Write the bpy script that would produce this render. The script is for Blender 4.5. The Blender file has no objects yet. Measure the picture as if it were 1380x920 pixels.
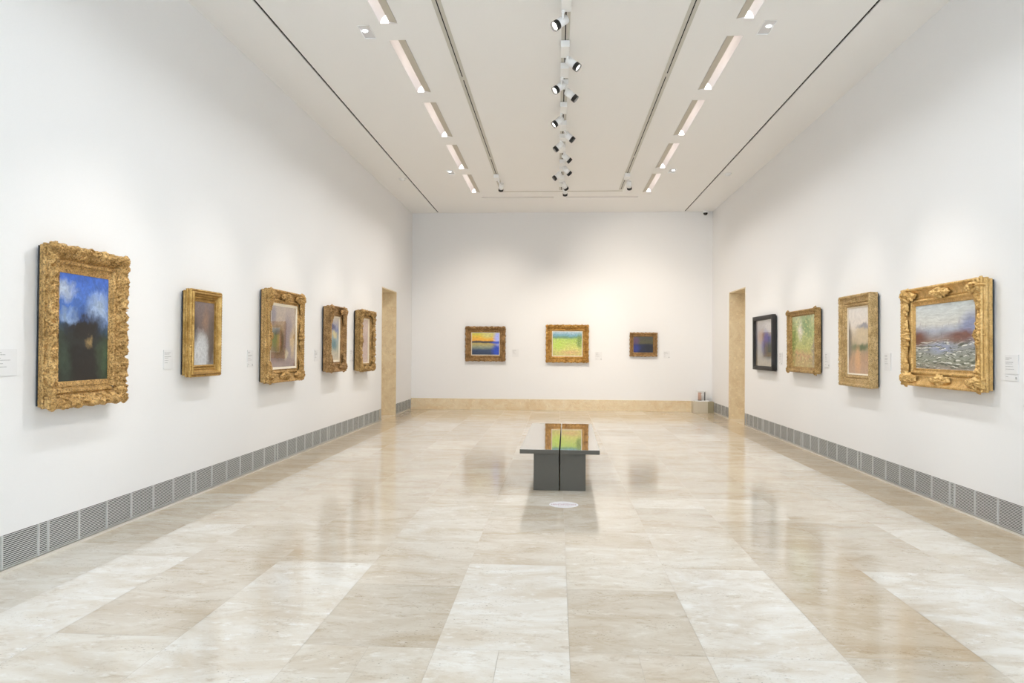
import bpy, bmesh, math, random
from mathutils import Vector, Matrix, noise
random.seed(7)
C = bpy.context.scene.collection
PI = math.pi

# ------------------------------------------------------------------ dimensions (metres)
W = 3.514          # half width of the gallery
H = 4.643          # ceiling height
D = 17.11          # back wall
YR = -4.5          # rear end of the gallery, behind the viewpoint
DY0, DY1, DH = 14.15, 15.45, 2.64     # doorways in both side walls
GZ0, GZ1 = 0.022, 0.238               # ventilation grille band

# ------------------------------------------------------------------ node helpers
def new_mat(name):
    m = bpy.data.materials.new(name); m.use_nodes = True
    nt = m.node_tree
    return m, nt, nt.nodes['Principled BSDF']

def N(nt, typ, **kw):
    n = nt.nodes.new(typ)
    for k, v in kw.items():
        if k.startswith('i_'):
            key = k[2:]
            key = int(key) if key.isdigit() else key.replace('_', ' ')
            n.inputs[key].default_value = v
        else:
            setattr(n, k, v)
    return n

def L(nt, a, b): nt.links.new(a, b)

def rgb(c): return (c[0], c[1], c[2], 1.0)
def s2l(r, g, b):
    f = lambda v: (v/255)/12.92 if v/255 <= .04045 else ((v/255+.055)/1.055)**2.4
    return (f(r), f(g), f(b))

def simple(name, col, rough=.5, metal=0., bump=0., bscale=200., coat=0.):
    m, nt, b = new_mat(name)
    b.inputs['Base Color'].default_value = rgb(col)
    b.inputs['Roughness'].default_value = rough
    b.inputs['Metallic'].default_value = metal
    b.inputs['Coat Weight'].default_value = coat
    tc = N(nt, 'ShaderNodeTexCoord')
    nz = N(nt, 'ShaderNodeTexNoise', i_Scale=bscale, i_Detail=3.0)
    L(nt, tc.outputs['Object'], nz.inputs['Vector'])
    mx = N(nt, 'ShaderNodeMix', data_type='RGBA')
    mx.inputs['A'].default_value = rgb([c*.97 for c in col]); mx.inputs['B'].default_value = rgb([min(1, c*1.03) for c in col])
    L(nt, nz.outputs['Fac'], mx.inputs['Factor']); L(nt, mx.outputs['Result'], b.inputs['Base Color'])
    if bump:
        bp = N(nt, 'ShaderNodeBump', i_Strength=bump, i_Distance=.001)
        L(nt, nz.outputs['Fac'], bp.inputs['Height']); L(nt, bp.outputs['Normal'], b.inputs['Normal'])
    return m

def emis(name, col, strength):
    m, nt, b = new_mat(name)
    b.inputs['Base Color'].default_value = rgb(col)
    b.inputs['Emission Color'].default_value = rgb(col)
    b.inputs['Emission Strength'].default_value = strength
    return m

def travertine(name, tint_a, tint_b, vein, rough, use_attr=False, stretch=(1.1, 5.0, 1.1), spec=.5):
    """banded stone: cloudy tone, stretched veins and small open pits"""
    m, nt, b = new_mat(name)
    if use_attr:
        vec = N(nt, 'ShaderNodeUVMap', uv_map='stone').outputs['UV']
        at = N(nt, 'ShaderNodeAttribute', attribute_name='tile_tint')
    else:
        vec = N(nt, 'ShaderNodeTexCoord').outputs['Object']
    mp = N(nt, 'ShaderNodeMapping'); mp.inputs['Scale'].default_value = stretch
    L(nt, vec, mp.inputs['Vector'])
    n1 = N(nt, 'ShaderNodeTexNoise', i_Scale=1.5, i_Detail=8.0, i_Roughness=.70, i_Distortion=.7)
    L(nt, mp.outputs['Vector'], n1.inputs['Vector'])
    n2 = N(nt, 'ShaderNodeTexNoise', i_Scale=6.5, i_Detail=12.0, i_Roughness=.80, i_Distortion=.5)
    L(nt, mp.outputs['Vector'], n2.inputs['Vector'])
    r1 = N(nt, 'ShaderNodeMapRange'); r1.inputs[1].default_value = .38; r1.inputs[2].default_value = .64
    L(nt, n1.outputs['Fac'], r1.inputs[0])
    mx = N(nt, 'ShaderNodeMix', data_type='RGBA')
    mx.inputs['A'].default_value = rgb(tint_a); mx.inputs['B'].default_value = rgb(tint_b)
    L(nt, r1.outputs[0], mx.inputs['Factor'])
    col = mx.outputs['Result']
    # veins
    r2 = N(nt, 'ShaderNodeMapRange'); r2.inputs[1].default_value = .53; r2.inputs[2].default_value = .72; r2.inputs[4].default_value = .8
    L(nt, n2.outputs['Fac'], r2.inputs[0])
    mv = N(nt, 'ShaderNodeMix', data_type='RGBA'); mv.inputs['B'].default_value = rgb(vein)
    L(nt, r2.outputs[0], mv.inputs['Factor']); L(nt, col, mv.inputs['A'])
    col = mv.outputs['Result']
    # pale flecks
    n4 = N(nt, 'ShaderNodeTexNoise', i_Scale=9., i_Detail=6.0, i_Roughness=.7)
    mp4 = N(nt, 'ShaderNodeMapping'); mp4.inputs['Location'].default_value = (7.3, 2.1, 4.)
    mp4.inputs['Scale'].default_value = (stretch[0]*.8, stretch[1]*.7, stretch[2]*.8)
    L(nt, vec, mp4.inputs['Vector']); L(nt, mp4.outputs['Vector'], n4.inputs['Vector'])
    r4 = N(nt, 'ShaderNodeMapRange'); r4.inputs[1].default_value = .56; r4.inputs[2].default_value = .66; r4.inputs[4].default_value = .5
    L(nt, n4.outputs['Fac'], r4.inputs[0])
    ml = N(nt, 'ShaderNodeMix', data_type='RGBA'); ml.inputs['B'].default_value = rgb([min(1, c*1.25) for c in tint_a])
    L(nt, r4.outputs[0], ml.inputs['Factor']); L(nt, col, ml.inputs['A'])
    col = ml.outputs['Result']
    # pits, gathered in patches
    n5 = N(nt, 'ShaderNodeTexNoise', i_Scale=46., i_Detail=3.0, i_Roughness=.6)
    L(nt, mp.outputs['Vector'], n5.inputs['Vector'])
    r5 = N(nt, 'ShaderNodeMapRange'); r5.inputs[1].default_value = .61; r5.inputs[2].default_value = .68
    L(nt, n5.outputs['Fac'], r5.inputs[0])
    n6 = N(nt, 'ShaderNodeTexNoise', i_Scale=2.6, i_Detail=2.0); L(nt, mp.outputs['Vector'], n6.inputs['Vector'])
    r6 = N(nt, 'ShaderNodeMapRange'); r6.inputs[1].default_value = .48; r6.inputs[2].default_value = .62
    L(nt, n6.outputs['Fac'], r6.inputs[0])
    pm = N(nt, 'ShaderNodeMath', operation='MULTIPLY'); L(nt, r5.outputs[0], pm.inputs[0]); L(nt, r6.outputs[0], pm.inputs[1])
    pm2 = N(nt, 'ShaderNodeMath', operation='MULTIPLY'); pm2.inputs[1].default_value = .75; L(nt, pm.outputs[0], pm2.inputs[0])
    mp_ = N(nt, 'ShaderNodeMix', data_type='RGBA'); mp_.inputs['B'].default_value = rgb([c*.42 for c in vein])
    L(nt, pm2.outputs[0], mp_.inputs['Factor']); L(nt, col, mp_.inputs['A'])
    col = mp_.outputs['Result']
    if use_attr:
        mm = N(nt, 'ShaderNodeMix', data_type='RGBA', blend_type='MULTIPLY'); mm.inputs['Factor'].default_value = 1
        L(nt, col, mm.inputs['A']); L(nt, at.outputs['Color'], mm.inputs['B']); col = mm.outputs['Result']
    L(nt, col, b.inputs['Base Color'])
    b.inputs['Roughness'].default_value = rough
    b.inputs['Specular IOR Level'].default_value = spec
    rr = N(nt, 'ShaderNodeMapRange'); rr.inputs[3].default_value = rough; rr.inputs[4].default_value = rough*1.8
    L(nt, n2.outputs['Fac'], rr.inputs[0]); L(nt, rr.outputs[0], b.inputs['Roughness'])
    return m

def gold(name, bright, mid, dark, rough=.40, scale=11., metal=.72, carve=1.):
    m, nt, b = new_mat(name)
    tc = N(nt, 'ShaderNodeTexCoord')
    n1 = N(nt, 'ShaderNodeTexNoise', i_Scale=scale, i_Detail=8.0, i_Roughness=.75)
    L(nt, tc.outputs['Object'], n1.inputs['Vector'])
    cr = N(nt, 'ShaderNodeValToRGB'); e = cr.color_ramp.elements
    e[0].position = .26; e[0].color = rgb([.5*a+.5*b_ for a, b_ in zip(dark, mid)]); e[1].position = .66; e[1].color = rgb(bright)
    q = e.new(.45); q.color = rgb(mid)
    L(nt, n1.outputs['Fac'], cr.inputs['Fac']); L(nt, cr.outputs['Color'], b.inputs['Base Color'])
    n2 = N(nt, 'ShaderNodeTexNoise', i_Scale=scale*16, i_Detail=4.0)
    L(nt, tc.outputs['Object'], n2.inputs['Vector'])
    bp = N(nt, 'ShaderNodeBump', i_Strength=.5, i_Distance=.002)
    n3 = N(nt, 'ShaderNodeTexNoise', i_Scale=62., i_Detail=2.5, i_Roughness=.55, i_Distortion=1.2)   # chiselled leafwork
    L(nt, tc.outputs['Object'], n3.inputs['Vector'])
    b3 = N(nt, 'ShaderNodeBump', i_Strength=.9*carve, i_Distance=.014)
    L(nt, n3.outputs['Fac'], b3.inputs['Height']); L(nt, b3.outputs['Normal'], bp.inputs['Normal'])
    n5 = N(nt, 'ShaderNodeTexNoise', i_Scale=85., i_Detail=3.); L(nt, tc.outputs['Object'], n5.inputs['Vector'])
    w5 = N(nt, 'ShaderNodeMapRange'); w5.inputs[1].default_value = .50; w5.inputs[2].default_value = .60; w5.inputs[4].default_value = .6*carve
    L(nt, n5.outputs['Fac'], w5.inputs[0]); wm = N(nt, 'ShaderNodeMix', data_type='RGBA'); wm.inputs['B'].default_value = rgb(dark)
    L(nt, w5.outputs[0], wm.inputs['Factor']); L(nt, cr.outputs['Color'], wm.inputs['A']); L(nt, wm.outputs['Result'], b.inputs['Base Color'])
    L(nt, n2.outputs['Fac'], bp.inputs['Height']); L(nt, bp.outputs['Normal'], b.inputs['Normal'])
    b.inputs['Metallic'].default_value = metal; b.inputs['Roughness'].default_value = rough
    return m

def paint_mat(name, ramp, blobs=(), distort=.12, strokes=((.16, (14, 22)),), flecks=(), rough=.35, seed=0.):
    """free abstract brushwork: a ramp from bottom (0) to top (1), soft patches and flecks of colour"""
    m, nt, b = new_mat(name)
    uv = N(nt, 'ShaderNodeUVMap', uv_map='canvas').outputs['UV']
    off = N(nt, 'ShaderNodeVectorMath', operation='ADD'); off.inputs[1].default_value = (seed, seed*.7, 0)
    L(nt, uv, off.inputs[0])
    def warp(vec_in, scale, amt):
        nz = N(nt, 'ShaderNodeTexNoise', i_Scale=scale, i_Detail=4.0, i_Roughness=.6)
        L(nt, off.outputs[0], nz.inputs['Vector'])
        sb = N(nt, 'ShaderNodeVectorMath', operation='SUBTRACT'); sb.inputs[1].default_value = (.5, .5, .5)
        L(nt, nz.outputs['Color'], sb.inputs[0])
        sc = N(nt, 'ShaderNodeVectorMath', operation='SCALE'); sc.inputs['Scale'].default_value = amt
        L(nt, sb.outputs[0], sc.inputs[0])
        ad = N(nt, 'ShaderNodeVectorMath', operation='ADD'); L(nt, vec_in, ad.inputs[0]); L(nt, sc.outputs[0], ad.inputs[1])
        return ad.outputs[0]
    v = warp(uv, 2.6, distort*2); v = warp(v, 16., distort*.7)
    sp = N(nt, 'ShaderNodeSeparateXYZ'); L(nt, v, sp.inputs[0])
    cr = N(nt, 'ShaderNodeValToRGB'); e = cr.color_ramp.elements
    while len(e) > 1: e.remove(e[-1])
    for i, (p, c) in enumerate(ramp):
        q = e[0] if i == 0 else e.new(p)
        q.position = p; q.color = rgb(s2l(*c))
    L(nt, sp.outputs['Y'], cr.inputs['Fac']); col = cr.outputs['Color']
    for (cx, cy, rx, ry, c, soft) in blobs:
        s1 = N(nt, 'ShaderNodeVectorMath', operation='SUBTRACT'); s1.inputs[1].default_value = (cx, cy, 0); L(nt, v, s1.inputs[0])
        m1 = N(nt, 'ShaderNodeVectorMath', operation='MULTIPLY'); m1.inputs[1].default_value = (1/rx, 1/ry, 0); L(nt, s1.outputs[0], m1.inputs[0])
        ln = N(nt, 'ShaderNodeVectorMath', operation='LENGTH'); L(nt, m1.outputs[0], ln.inputs[0])
        mr = N(nt, 'ShaderNodeMapRange'); mr.inputs[1].default_value = 1-soft; mr.inputs[2].default_value = 1+soft
        mr.inputs[3].default_value = 1; mr.inputs[4].default_value = 0; L(nt, ln.outputs['Value'], mr.inputs[0])
        mx = N(nt, 'ShaderNodeMix', data_type='RGBA'); mx.inputs['B'].default_value = rgb(s2l(*c))
        L(nt, mr.outputs[0], mx.inputs['Factor']); L(nt, col, mx.inputs['A']); col = mx.outputs['Result']
    for (c, sx, sy, thr, amt, ylo, yhi) in flecks:
        mp = N(nt, 'ShaderNodeMapping'); mp.inputs['Scale'].default_value = (sx, sy, 1); mp.inputs['Location'].default_value = (seed+thr*9, sx, 0)
        L(nt, v, mp.inputs['Vector'])
        nz = N(nt, 'ShaderNodeTexNoise', i_Scale=1., i_Detail=3.0); L(nt, mp.outputs['Vector'], nz.inputs['Vector'])
        mr = N(nt, 'ShaderNodeMapRange'); mr.inputs[1].default_value = thr; mr.inputs[2].default_value = thr+.06; mr.inputs[4].default_value = amt
        L(nt, nz.outputs['Fac'], mr.inputs[0])
        a = N(nt, 'ShaderNodeMapRange'); a.inputs[1].default_value = ylo-.04; a.inputs[2].default_value = ylo+.04; L(nt, sp.outputs['Y'], a.inputs[0])
        bq = N(nt, 'ShaderNodeMapRange'); bq.inputs[1].default_value = yhi-.04; bq.inputs[2].default_value = yhi+.04; bq.inputs[3].default_value = 1; bq.inputs[4].default_value = 0
        L(nt, sp.outputs['Y'], bq.inputs[0])
        p1 = N(nt, 'ShaderNodeMath', operation='MULTIPLY'); L(nt, a.outputs[0], p1.inputs[0]); L(nt, bq.outputs[0], p1.inputs[1])
        p2 = N(nt, 'ShaderNodeMath', operation='MULTIPLY'); L(nt, p1.outputs[0], p2.inputs[0]); L(nt, mr.outputs[0], p2.inputs[1])
        mx = N(nt, 'ShaderNodeMix', data_type='RGBA'); mx.inputs['B'].default_value = rgb(s2l(*c))
        L(nt, p2.outputs[0], mx.inputs['Factor']); L(nt, col, mx.inputs['A']); col = mx.outputs['Result']
    for (amt, (sx, sy)) in strokes:
        mp = N(nt, 'ShaderNodeMapping'); mp.inputs['Scale'].default_value = (sx, sy, 1); L(nt, v, mp.inputs['Vector'])
        nz = N(nt, 'ShaderNodeTexNoise', i_Scale=1., i_Detail=5.0, i_Roughness=.65); L(nt, mp.outputs['Vector'], nz.inputs['Vector'])
        mr = N(nt, 'ShaderNodeMapRange'); mr.inputs[1].default_value = .3; mr.inputs[2].default_value = .7
        mr.inputs[3].default_value = 1-amt*1.6; mr.inputs[4].default_value = 1+amt*1.6; L(nt, nz.outputs['Fac'], mr.inputs[0])
        hs = N(nt, 'ShaderNodeHueSaturation'); L(nt, mr.outputs[0], hs.inputs['Value']); L(nt, col, hs.inputs['Color']); col = hs.outputs['Color']
        bp = N(nt, 'ShaderNodeBump', i_Strength=.25, i_Distance=.002)
        L(nt, nz.outputs['Fac'], bp.inputs['Height']); L(nt, bp.outputs['Normal'], b.inputs['Normal'])
    L(nt, col, b.inputs['Base Color']); b.inputs['Roughness'].default_value = rough
    return m

# ------------------------------------------------------------------ mesh helpers
def box(bm, x0, x1, y0, y1, z0, z1, mi=0):
    vs = [bm.verts.new(p) for p in ((x0,y0,z0),(x1,y0,z0),(x1,y1,z0),(x0,y1,z0),(x0,y0,z1),(x1,y0,z1),(x1,y1,z1),(x0,y1,z1))]
    for f in ((0,3,2,1),(4,5,6,7),(0,1,5,4),(1,2,6,5),(2,3,7,6),(3,0,4,7)):
        fc = bm.faces.new([vs[i] for i in f]); fc.material_index = mi
def cyl(bm, p0, p1, r0, r1=None, seg=24, caps=(True, True), mi=0):
    r1 = r0 if r1 is None else r1
    p0, p1 = Vector(p0), Vector(p1); ax = (p1-p0).normalized()
    t = Vector((0,0,1)) if abs(ax.z) < .9 else Vector((1,0,0))
    a = ax.cross(t).normalized(); b = ax.cross(a)
    A, B = [], []
    for i in range(seg):
        d = a*math.cos(2*PI*i/seg) + b*math.sin(2*PI*i/seg)
        A.append(bm.verts.new(p0+d*r0)); B.append(bm.verts.new(p1+d*r1))
    for i in range(seg):
        f = bm.faces.new((A[i], A[(i+1)%seg], B[(i+1)%seg], B[i])); f.smooth = True; f.material_index = mi
    if caps[0]: bm.faces.new(A).material_index = mi
    if caps[1]: bm.faces.new(B[::-1]).material_index = mi
def lathe(bm, prof, seg=32, mi=0, c=(0,0,0)):
    rings = []
    for r, z in prof:
        rings.append([bm.verts.new((c[0]+r*math.cos(2*PI*i/seg), c[1]+r*math.sin(2*PI*i/seg), c[2]+z)) for i in range(seg)] if r > 1e-6 else [bm.verts.new((c[0], c[1], c[2]+z))])
    for A, B in zip(rings, rings[1:]):
        for i in range(seg):
            j = (i+1) % seg
            if len(A) == 1 and len(B) == 1: continue
            if len(A) == 1: f = bm.faces.new((A[0], B[i], B[j]))
            elif len(B) == 1: f = bm.faces.new((A[i], B[0], A[j]))
            else: f = bm.faces.new((A[i], B[i], B[j], A[j]))
            f.smooth = True; f.material_index = mi
def link(name, bm, mats, parent=None, loc=None, bevel=0):
    bmesh.ops.recalc_face_normals(bm, faces=bm.faces)
    me = bpy.data.meshes.new(name); bm.to_mesh(me); bm.free()
    for m in (mats if isinstance(mats, (list, tuple)) else [mats]): me.materials.append(m)
    o = bpy.data.objects.new(name, me); C.objects.link(o)
    if parent is not None: o.parent = parent
    if loc is not None: o.location = loc
    if bevel:
        md = o.modifiers.new('bevel', 'BEVEL'); md.width = bevel; md.segments = 3; md.limit_method = 'ANGLE'
    return o
def tag(o, label, cat, group=None, kind=None):
    if label: o['label'] = label
    if cat: o['category'] = cat
    if group: o['group'] = group
    if kind: o['kind'] = kind
    return o
def thing(name, loc, label, cat, group=None, rz=0., rx=0.):
    o = bpy.data.objects.new(name, None); C.objects.link(o); o.empty_display_size = .1
    o.rotation_mode = 'ZXY' if False else 'XYZ'
    o.location = loc; o.rotation_euler = (rx, 0, rz)
    return tag(o, label, cat, group)
def struct(name, bm, mats, label, cat='wall', parent=None):
    o = link(name, bm, mats, parent)
    o['kind'] = 'structure'
    if parent is None: o['label'] = label; o['category'] = cat
    return o
def sheet(bm, axis, val, u, v, holes, thick, mi=0):
    """slab normal to an axis with rectangular holes; u, v = (lo, hi); slab runs from val to val+thick"""
    us = sorted(set([u[0], u[1]] + [h for q in holes for h in q[:2] if u[0] < h < u[1]]))
    vs = sorted(set([v[0], v[1]] + [h for q in holes for h in q[2:] if v[0] < h < v[1]]))
    solid = {}
    for i in range(len(us)-1):
        for j in range(len(vs)-1):
            cu, cv = (us[i]+us[i+1])/2, (vs[j]+vs[j+1])/2
            solid[i, j] = not any(q[0] < cu < q[1] and q[2] < cv < q[3] for q in holes)
    def P(a, b, n):
        return {0: (n, a, b), 1: (a, n, b), 2: (a, b, n)}[axis]
    cache = {}
    def V(i, j, k):
        if (i, j, k) not in cache: cache[i, j, k] = bm.verts.new(P(us[i], vs[j], val+(thick if k else 0)))
        return cache[i, j, k]
    for (i, j), s in solid.items():
        if not s: continue
        for k in (0, 1): bm.faces.new((V(i,j,k), V(i+1,j,k), V(i+1,j+1,k), V(i,j+1,k))).material_index = mi
        for (di, dj, a, b) in ((-1,0,(i,j),(i,j+1)), (1,0,(i+1,j),(i+1,j+1)), (0,-1,(i,j),(i+1,j)), (0,1,(i,j+1),(i+1,j+1))):
            if not solid.get((i+di, j+dj), False):
                bm.faces.new((V(*a,0), V(*b,0), V(*b,1), V(*a,1))).material_index = mi

# ------------------------------------------------------------------ materials
M_wall = simple('white_wall_paint', (.89, .89, .89), .75, bump=.12, bscale=160)
M_ceil = simple('ceiling_paint', (.945, .94, .925), .8, bump=.1, bscale=160)
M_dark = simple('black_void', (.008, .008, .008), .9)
M_trim = simple('track_trim', (.62, .60, .54), .5)
M_slotin = simple('diffuser_slot', (.34, .27, .19), .6)
M_floor = travertine('floor_travertine', (.88, .85, .79), (.72, .635, .52), (.50, .39, .26), .085, use_attr=True, stretch=(1.1, 2.3, 1.), spec=.62)
M_grout = simple('stone_joint', (.46, .40, .32), .6)
M_stone = travertine('jamb_stone', (.80, .68, .46), (.70, .55, .34), (.58, .40, .20), .28, stretch=(2.4, 2.4, 2.4))
M_plinth = travertine('plinth_stone', (.82, .70, .49), (.74, .57, .34), (.58, .36, .15), .25, stretch=(2., 2., 3.))
M_slat = simple('grille_aluminium', (.66, .67, .65), .45)
M_strip = simple('pale_skirting_strip', (.72, .68, .6), .5)
M_white = simple('white_enamel', (.96, .97, .97), .35)
M_black = simple('black_plastic', (.012, .012, .012), .45)
M_lens = emis('lamp_lens', (1., .95, .86), 9.)
M_tube = emis('lamp_tube', (1., .95, .92), 3.0)
M_end = emis('glowing_end_cap', (1., .98, .95), 2.5)  # emission stands in for lamplight falling on the trough's end cap
M_led = emis('small_led', (.9, .95, 1.), 5.)
M_refl = simple('wallwasher_reflector', (.84, .80, .79), .35)
M_baffle = simple('wallwasher_baffle', (.60, .55, .46), .55)
M_bench = simple('bench_lacquer', (.084, .077, .060), .5, bscale=60)
M_card = simple('label_card', (.84, .84, .84), .6)
M_ink = simple('label_print', (.42, .42, .42), .7)
M_frost = simple('frosted_panel', (.74, .73, .74), .25)
M_back = simple('frame_backing', (.03, .035, .04), .8)
M_cream = simple('cream_liner', (.80, .72, .58), .6)
M_blackwood = simple('black_frame_wood', (.018, .016, .015), .6)
G_warm = gold('gilding_warm', (.88, .62, .28), (.64, .41, .15), (.22, .12, .04), carve=.45)
G_old = gold('gilding_old', (.84, .57, .25), (.56, .35, .13), (.13, .07, .025), .42)
G_dull = gold('gilding_dull', (.72, .50, .22), (.44, .28, .11), (.10, .06, .025), .45)
G_brown = gold('gilding_brown', (.66, .43, .20), (.38, .23, .10), (.09, .05, .02), .48)

def bench_top_mat():
    m, nt, b = new_mat('bench_polished_top')
    b.inputs['Base Color'].default_value = (.20, .185, .16, 1)
    b.inputs['Roughness'].default_value = .035
    b.inputs['IOR'].default_value = 2.6
    b.inputs['Coat Weight'].default_value = 1.; b.inputs['Coat Roughness'].default_value = .02
    return m
M_benchtop = bench_top_mat()

def glazing_mat():
    m = bpy.data.materials.new('picture_glass'); m.use_nodes = True
    nt = m.node_tree; nt.nodes.clear()
    o = N(nt, 'ShaderNodeOutputMaterial'); t = N(nt, 'ShaderNodeBsdfTransparent'); g = N(nt, 'ShaderNodeBsdfGlossy', i_Roughness=.01)
    f = N(nt, 'ShaderNodeFresnel', i_IOR=1.5); x = N(nt, 'ShaderNodeMixShader')
    mu = N(nt, 'ShaderNodeMath', operation='MULTIPLY_ADD'); mu.inputs[1].default_value = 1.3; mu.inputs[2].default_value = .02
    L(nt, f.outputs[0], mu.inputs[0])
    ge = N(nt, 'ShaderNodeNewGeometry'); iv = N(nt, 'ShaderNodeMath', operation='SUBTRACT'); iv.inputs[0].default_value = 1.
    L(nt, ge.outputs['Backfacing'], iv.inputs[1]); m3 = N(nt, 'ShaderNodeMath', operation='MULTIPLY')
    L(nt, mu.outputs[0], m3.inputs[0]); L(nt, iv.outputs[0], m3.inputs[1])
    L(nt, m3.outputs[0], x.inputs[0]); L(nt, t.outputs[0], x.inputs[1]); L(nt, g.outputs[0], x.inputs[2]); L(nt, x.outputs[0], o.inputs[0])
    return m
M_glass = glazing_mat()

# ================================================================== SETTING
# ---- floor: every slab its own face, laid in lengthwise courses
light = (.98, .985, .99); pale = (.925, .91, .88); beige = (.80, .76, .70); mid = (.845, .805, .75); deep = (.76, .69, .60); tan = (.76, .665, .54)
KY = .457; Y0 = 3.435
def course(x0, x1, fixed, rnd):
    """fixed: list of (ya, yb, tint[, split]); the rest of the course is filled at random on the same module"""
    out = list(fixed)
    lo = min(f[0] for f in fixed) if fixed else Y0
    hi = max(f[1] for f in fixed) if fixed else Y0
    y = hi
    while y < D:
        l = rnd.choice((2, 2, 3, 1, 3))*KY
        out.append((y, min(y+l, D), rnd.choice((mid, beige, mid, pale, beige)))); y += l
    y = lo
    while y > YR:
        l = rnd.choice((2, 3))*KY
        out.append((max(y-l, YR), y, rnd.choice((light, pale, mid)))); y -= l
    return [(x0, x1) + o for o in out]
R_ = random.Random(11)
tiles = []
tiles += course(-.636, 0, [(Y0, Y0+3*KY, light), (Y0+3*KY, Y0+6*KY, mid), (Y0-2*KY, Y0, light, -.332)], R_)
tiles += course(-1.272, -.636, [(Y0, Y0+2*KY, beige), (Y0+2*KY, Y0+4*KY, mid), (Y0-2*KY, Y0, pale, -.955)], R_)
tiles += course(-1.908, -1.272, [(Y0-2*KY, Y0+3*KY-.04, light), (Y0+3*KY-.04, Y0+5*KY, mid)], R_)
tiles += course(-2.544, -1.908, [(Y0+.04, Y0+3*KY, mid), (Y0-2*KY, Y0+.04, pale)], R_)
tiles += course(-3.02, -2.544, [(Y0-KY, Y0+3*KY, light), (Y0+3*KY, Y0+5*KY, pale)], R_)
tiles += course(0, .636, [(Y0, Y0+2*KY, beige), (Y0+2*KY, Y0+4*KY, pale), (Y0-2*KY, Y0, mid, .32)], R_)
tiles += course(.636, 1.272, [(Y0, Y0+3*KY, light), (Y0+3*KY, Y0+5*KY, pale), (Y0-2*KY, Y0, light)], R_)
tiles += course(1.272, 1.908, [(Y0+.04, Y0+2*KY+.04, deep), (Y0+2*KY+.04, Y0+5*KY, mid), (Y0-2*KY, Y0+.04, beige)], R_)
tiles += course(1.908, 2.544, [(Y0+.05, Y0+3*KY+.04, light), (Y0+3*KY+.04, Y0+5*KY, mid), (Y0-2*KY, Y0+.05, pale, 2.2)], R_)
tiles += course(2.544, 3.02, [(Y0, Y0+3*KY, light), (Y0+3*KY, Y0+6*KY, pale)], R_)
for sx in (-1, 1):
    y = YR; k = 0
    while y < D:
        l = (3 if k % 2 else 4)*KY
        tiles.append((min(sx*3.02, sx*W), max(sx*3.02, sx*W), y, min(y+l, D), (pale if y+l < 6.2 else beige if y < 6.2 else tan) if sx < 0 else tan)); y += l; k += 1
    for k in range(5):   # passages beyond the doorways
        for j in range(3):
            a, b_ = sx*(W+k*.636), sx*(W+(k+1)*.636)
            tiles.append((min(a, b_), max(a, b_), DY0-.2+j*.6, DY0-.2+(j+1)*.6, mid))
bm = bmesh.new()
uvl = bm.loops.layers.uv.new('stone'); cl = bm.loops.layers.float_color.new('tile_tint')
g = .0010
def tile(x0, x1, y0, y1, t):
    ox, oy = R_.uniform(0, 40), R_.uniform(0, 40); fl = R_.choice((-1, 1))
    k = R_.uniform(.975, 1.025)
    vs = [bm.verts.new(p) for p in ((x0+g, y0+g, 0), (x1-g, y0+g, 0), (x1-g, y1-g, 0), (x0+g, y1-g, 0))]
    f = bm.faces.new(vs)
    for lp in f.loops:
        lp[uvl].uv = (lp.vert.co.x*fl+ox, lp.vert.co.y+oy); lp[cl] = (t[0]*k, t[1]*k, t[2]*k, 1)
for t in tiles:
    if len(t) == 6: tile(t[0], t[5], t[2], t[3], t[4]); tile(t[5], t[1], t[2], t[3], t[4])
    else: tile(*t[:5])
for (a, b_, c, d) in ((-W-.03, W+.03, YR, D+.02), (-W-3.4, -W-.03, DY0-.2, DY1+.4), (W+.03, W+3.4, DY0-.2, DY1+.4)):
    f = bm.faces.new([bm.verts.new(p) for p in ((a, c, -.0012), (b_, c, -.0012), (b_, d, -.0012), (a, d, -.0012))]); f.material_index = 1
    box(bm, a, b_, c, d, -.15, -.002, 1)
me_floor = struct('floor', bm, [M_floor, M_grout], 'polished travertine floor laid in long staggered slabs', 'floor')

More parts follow.
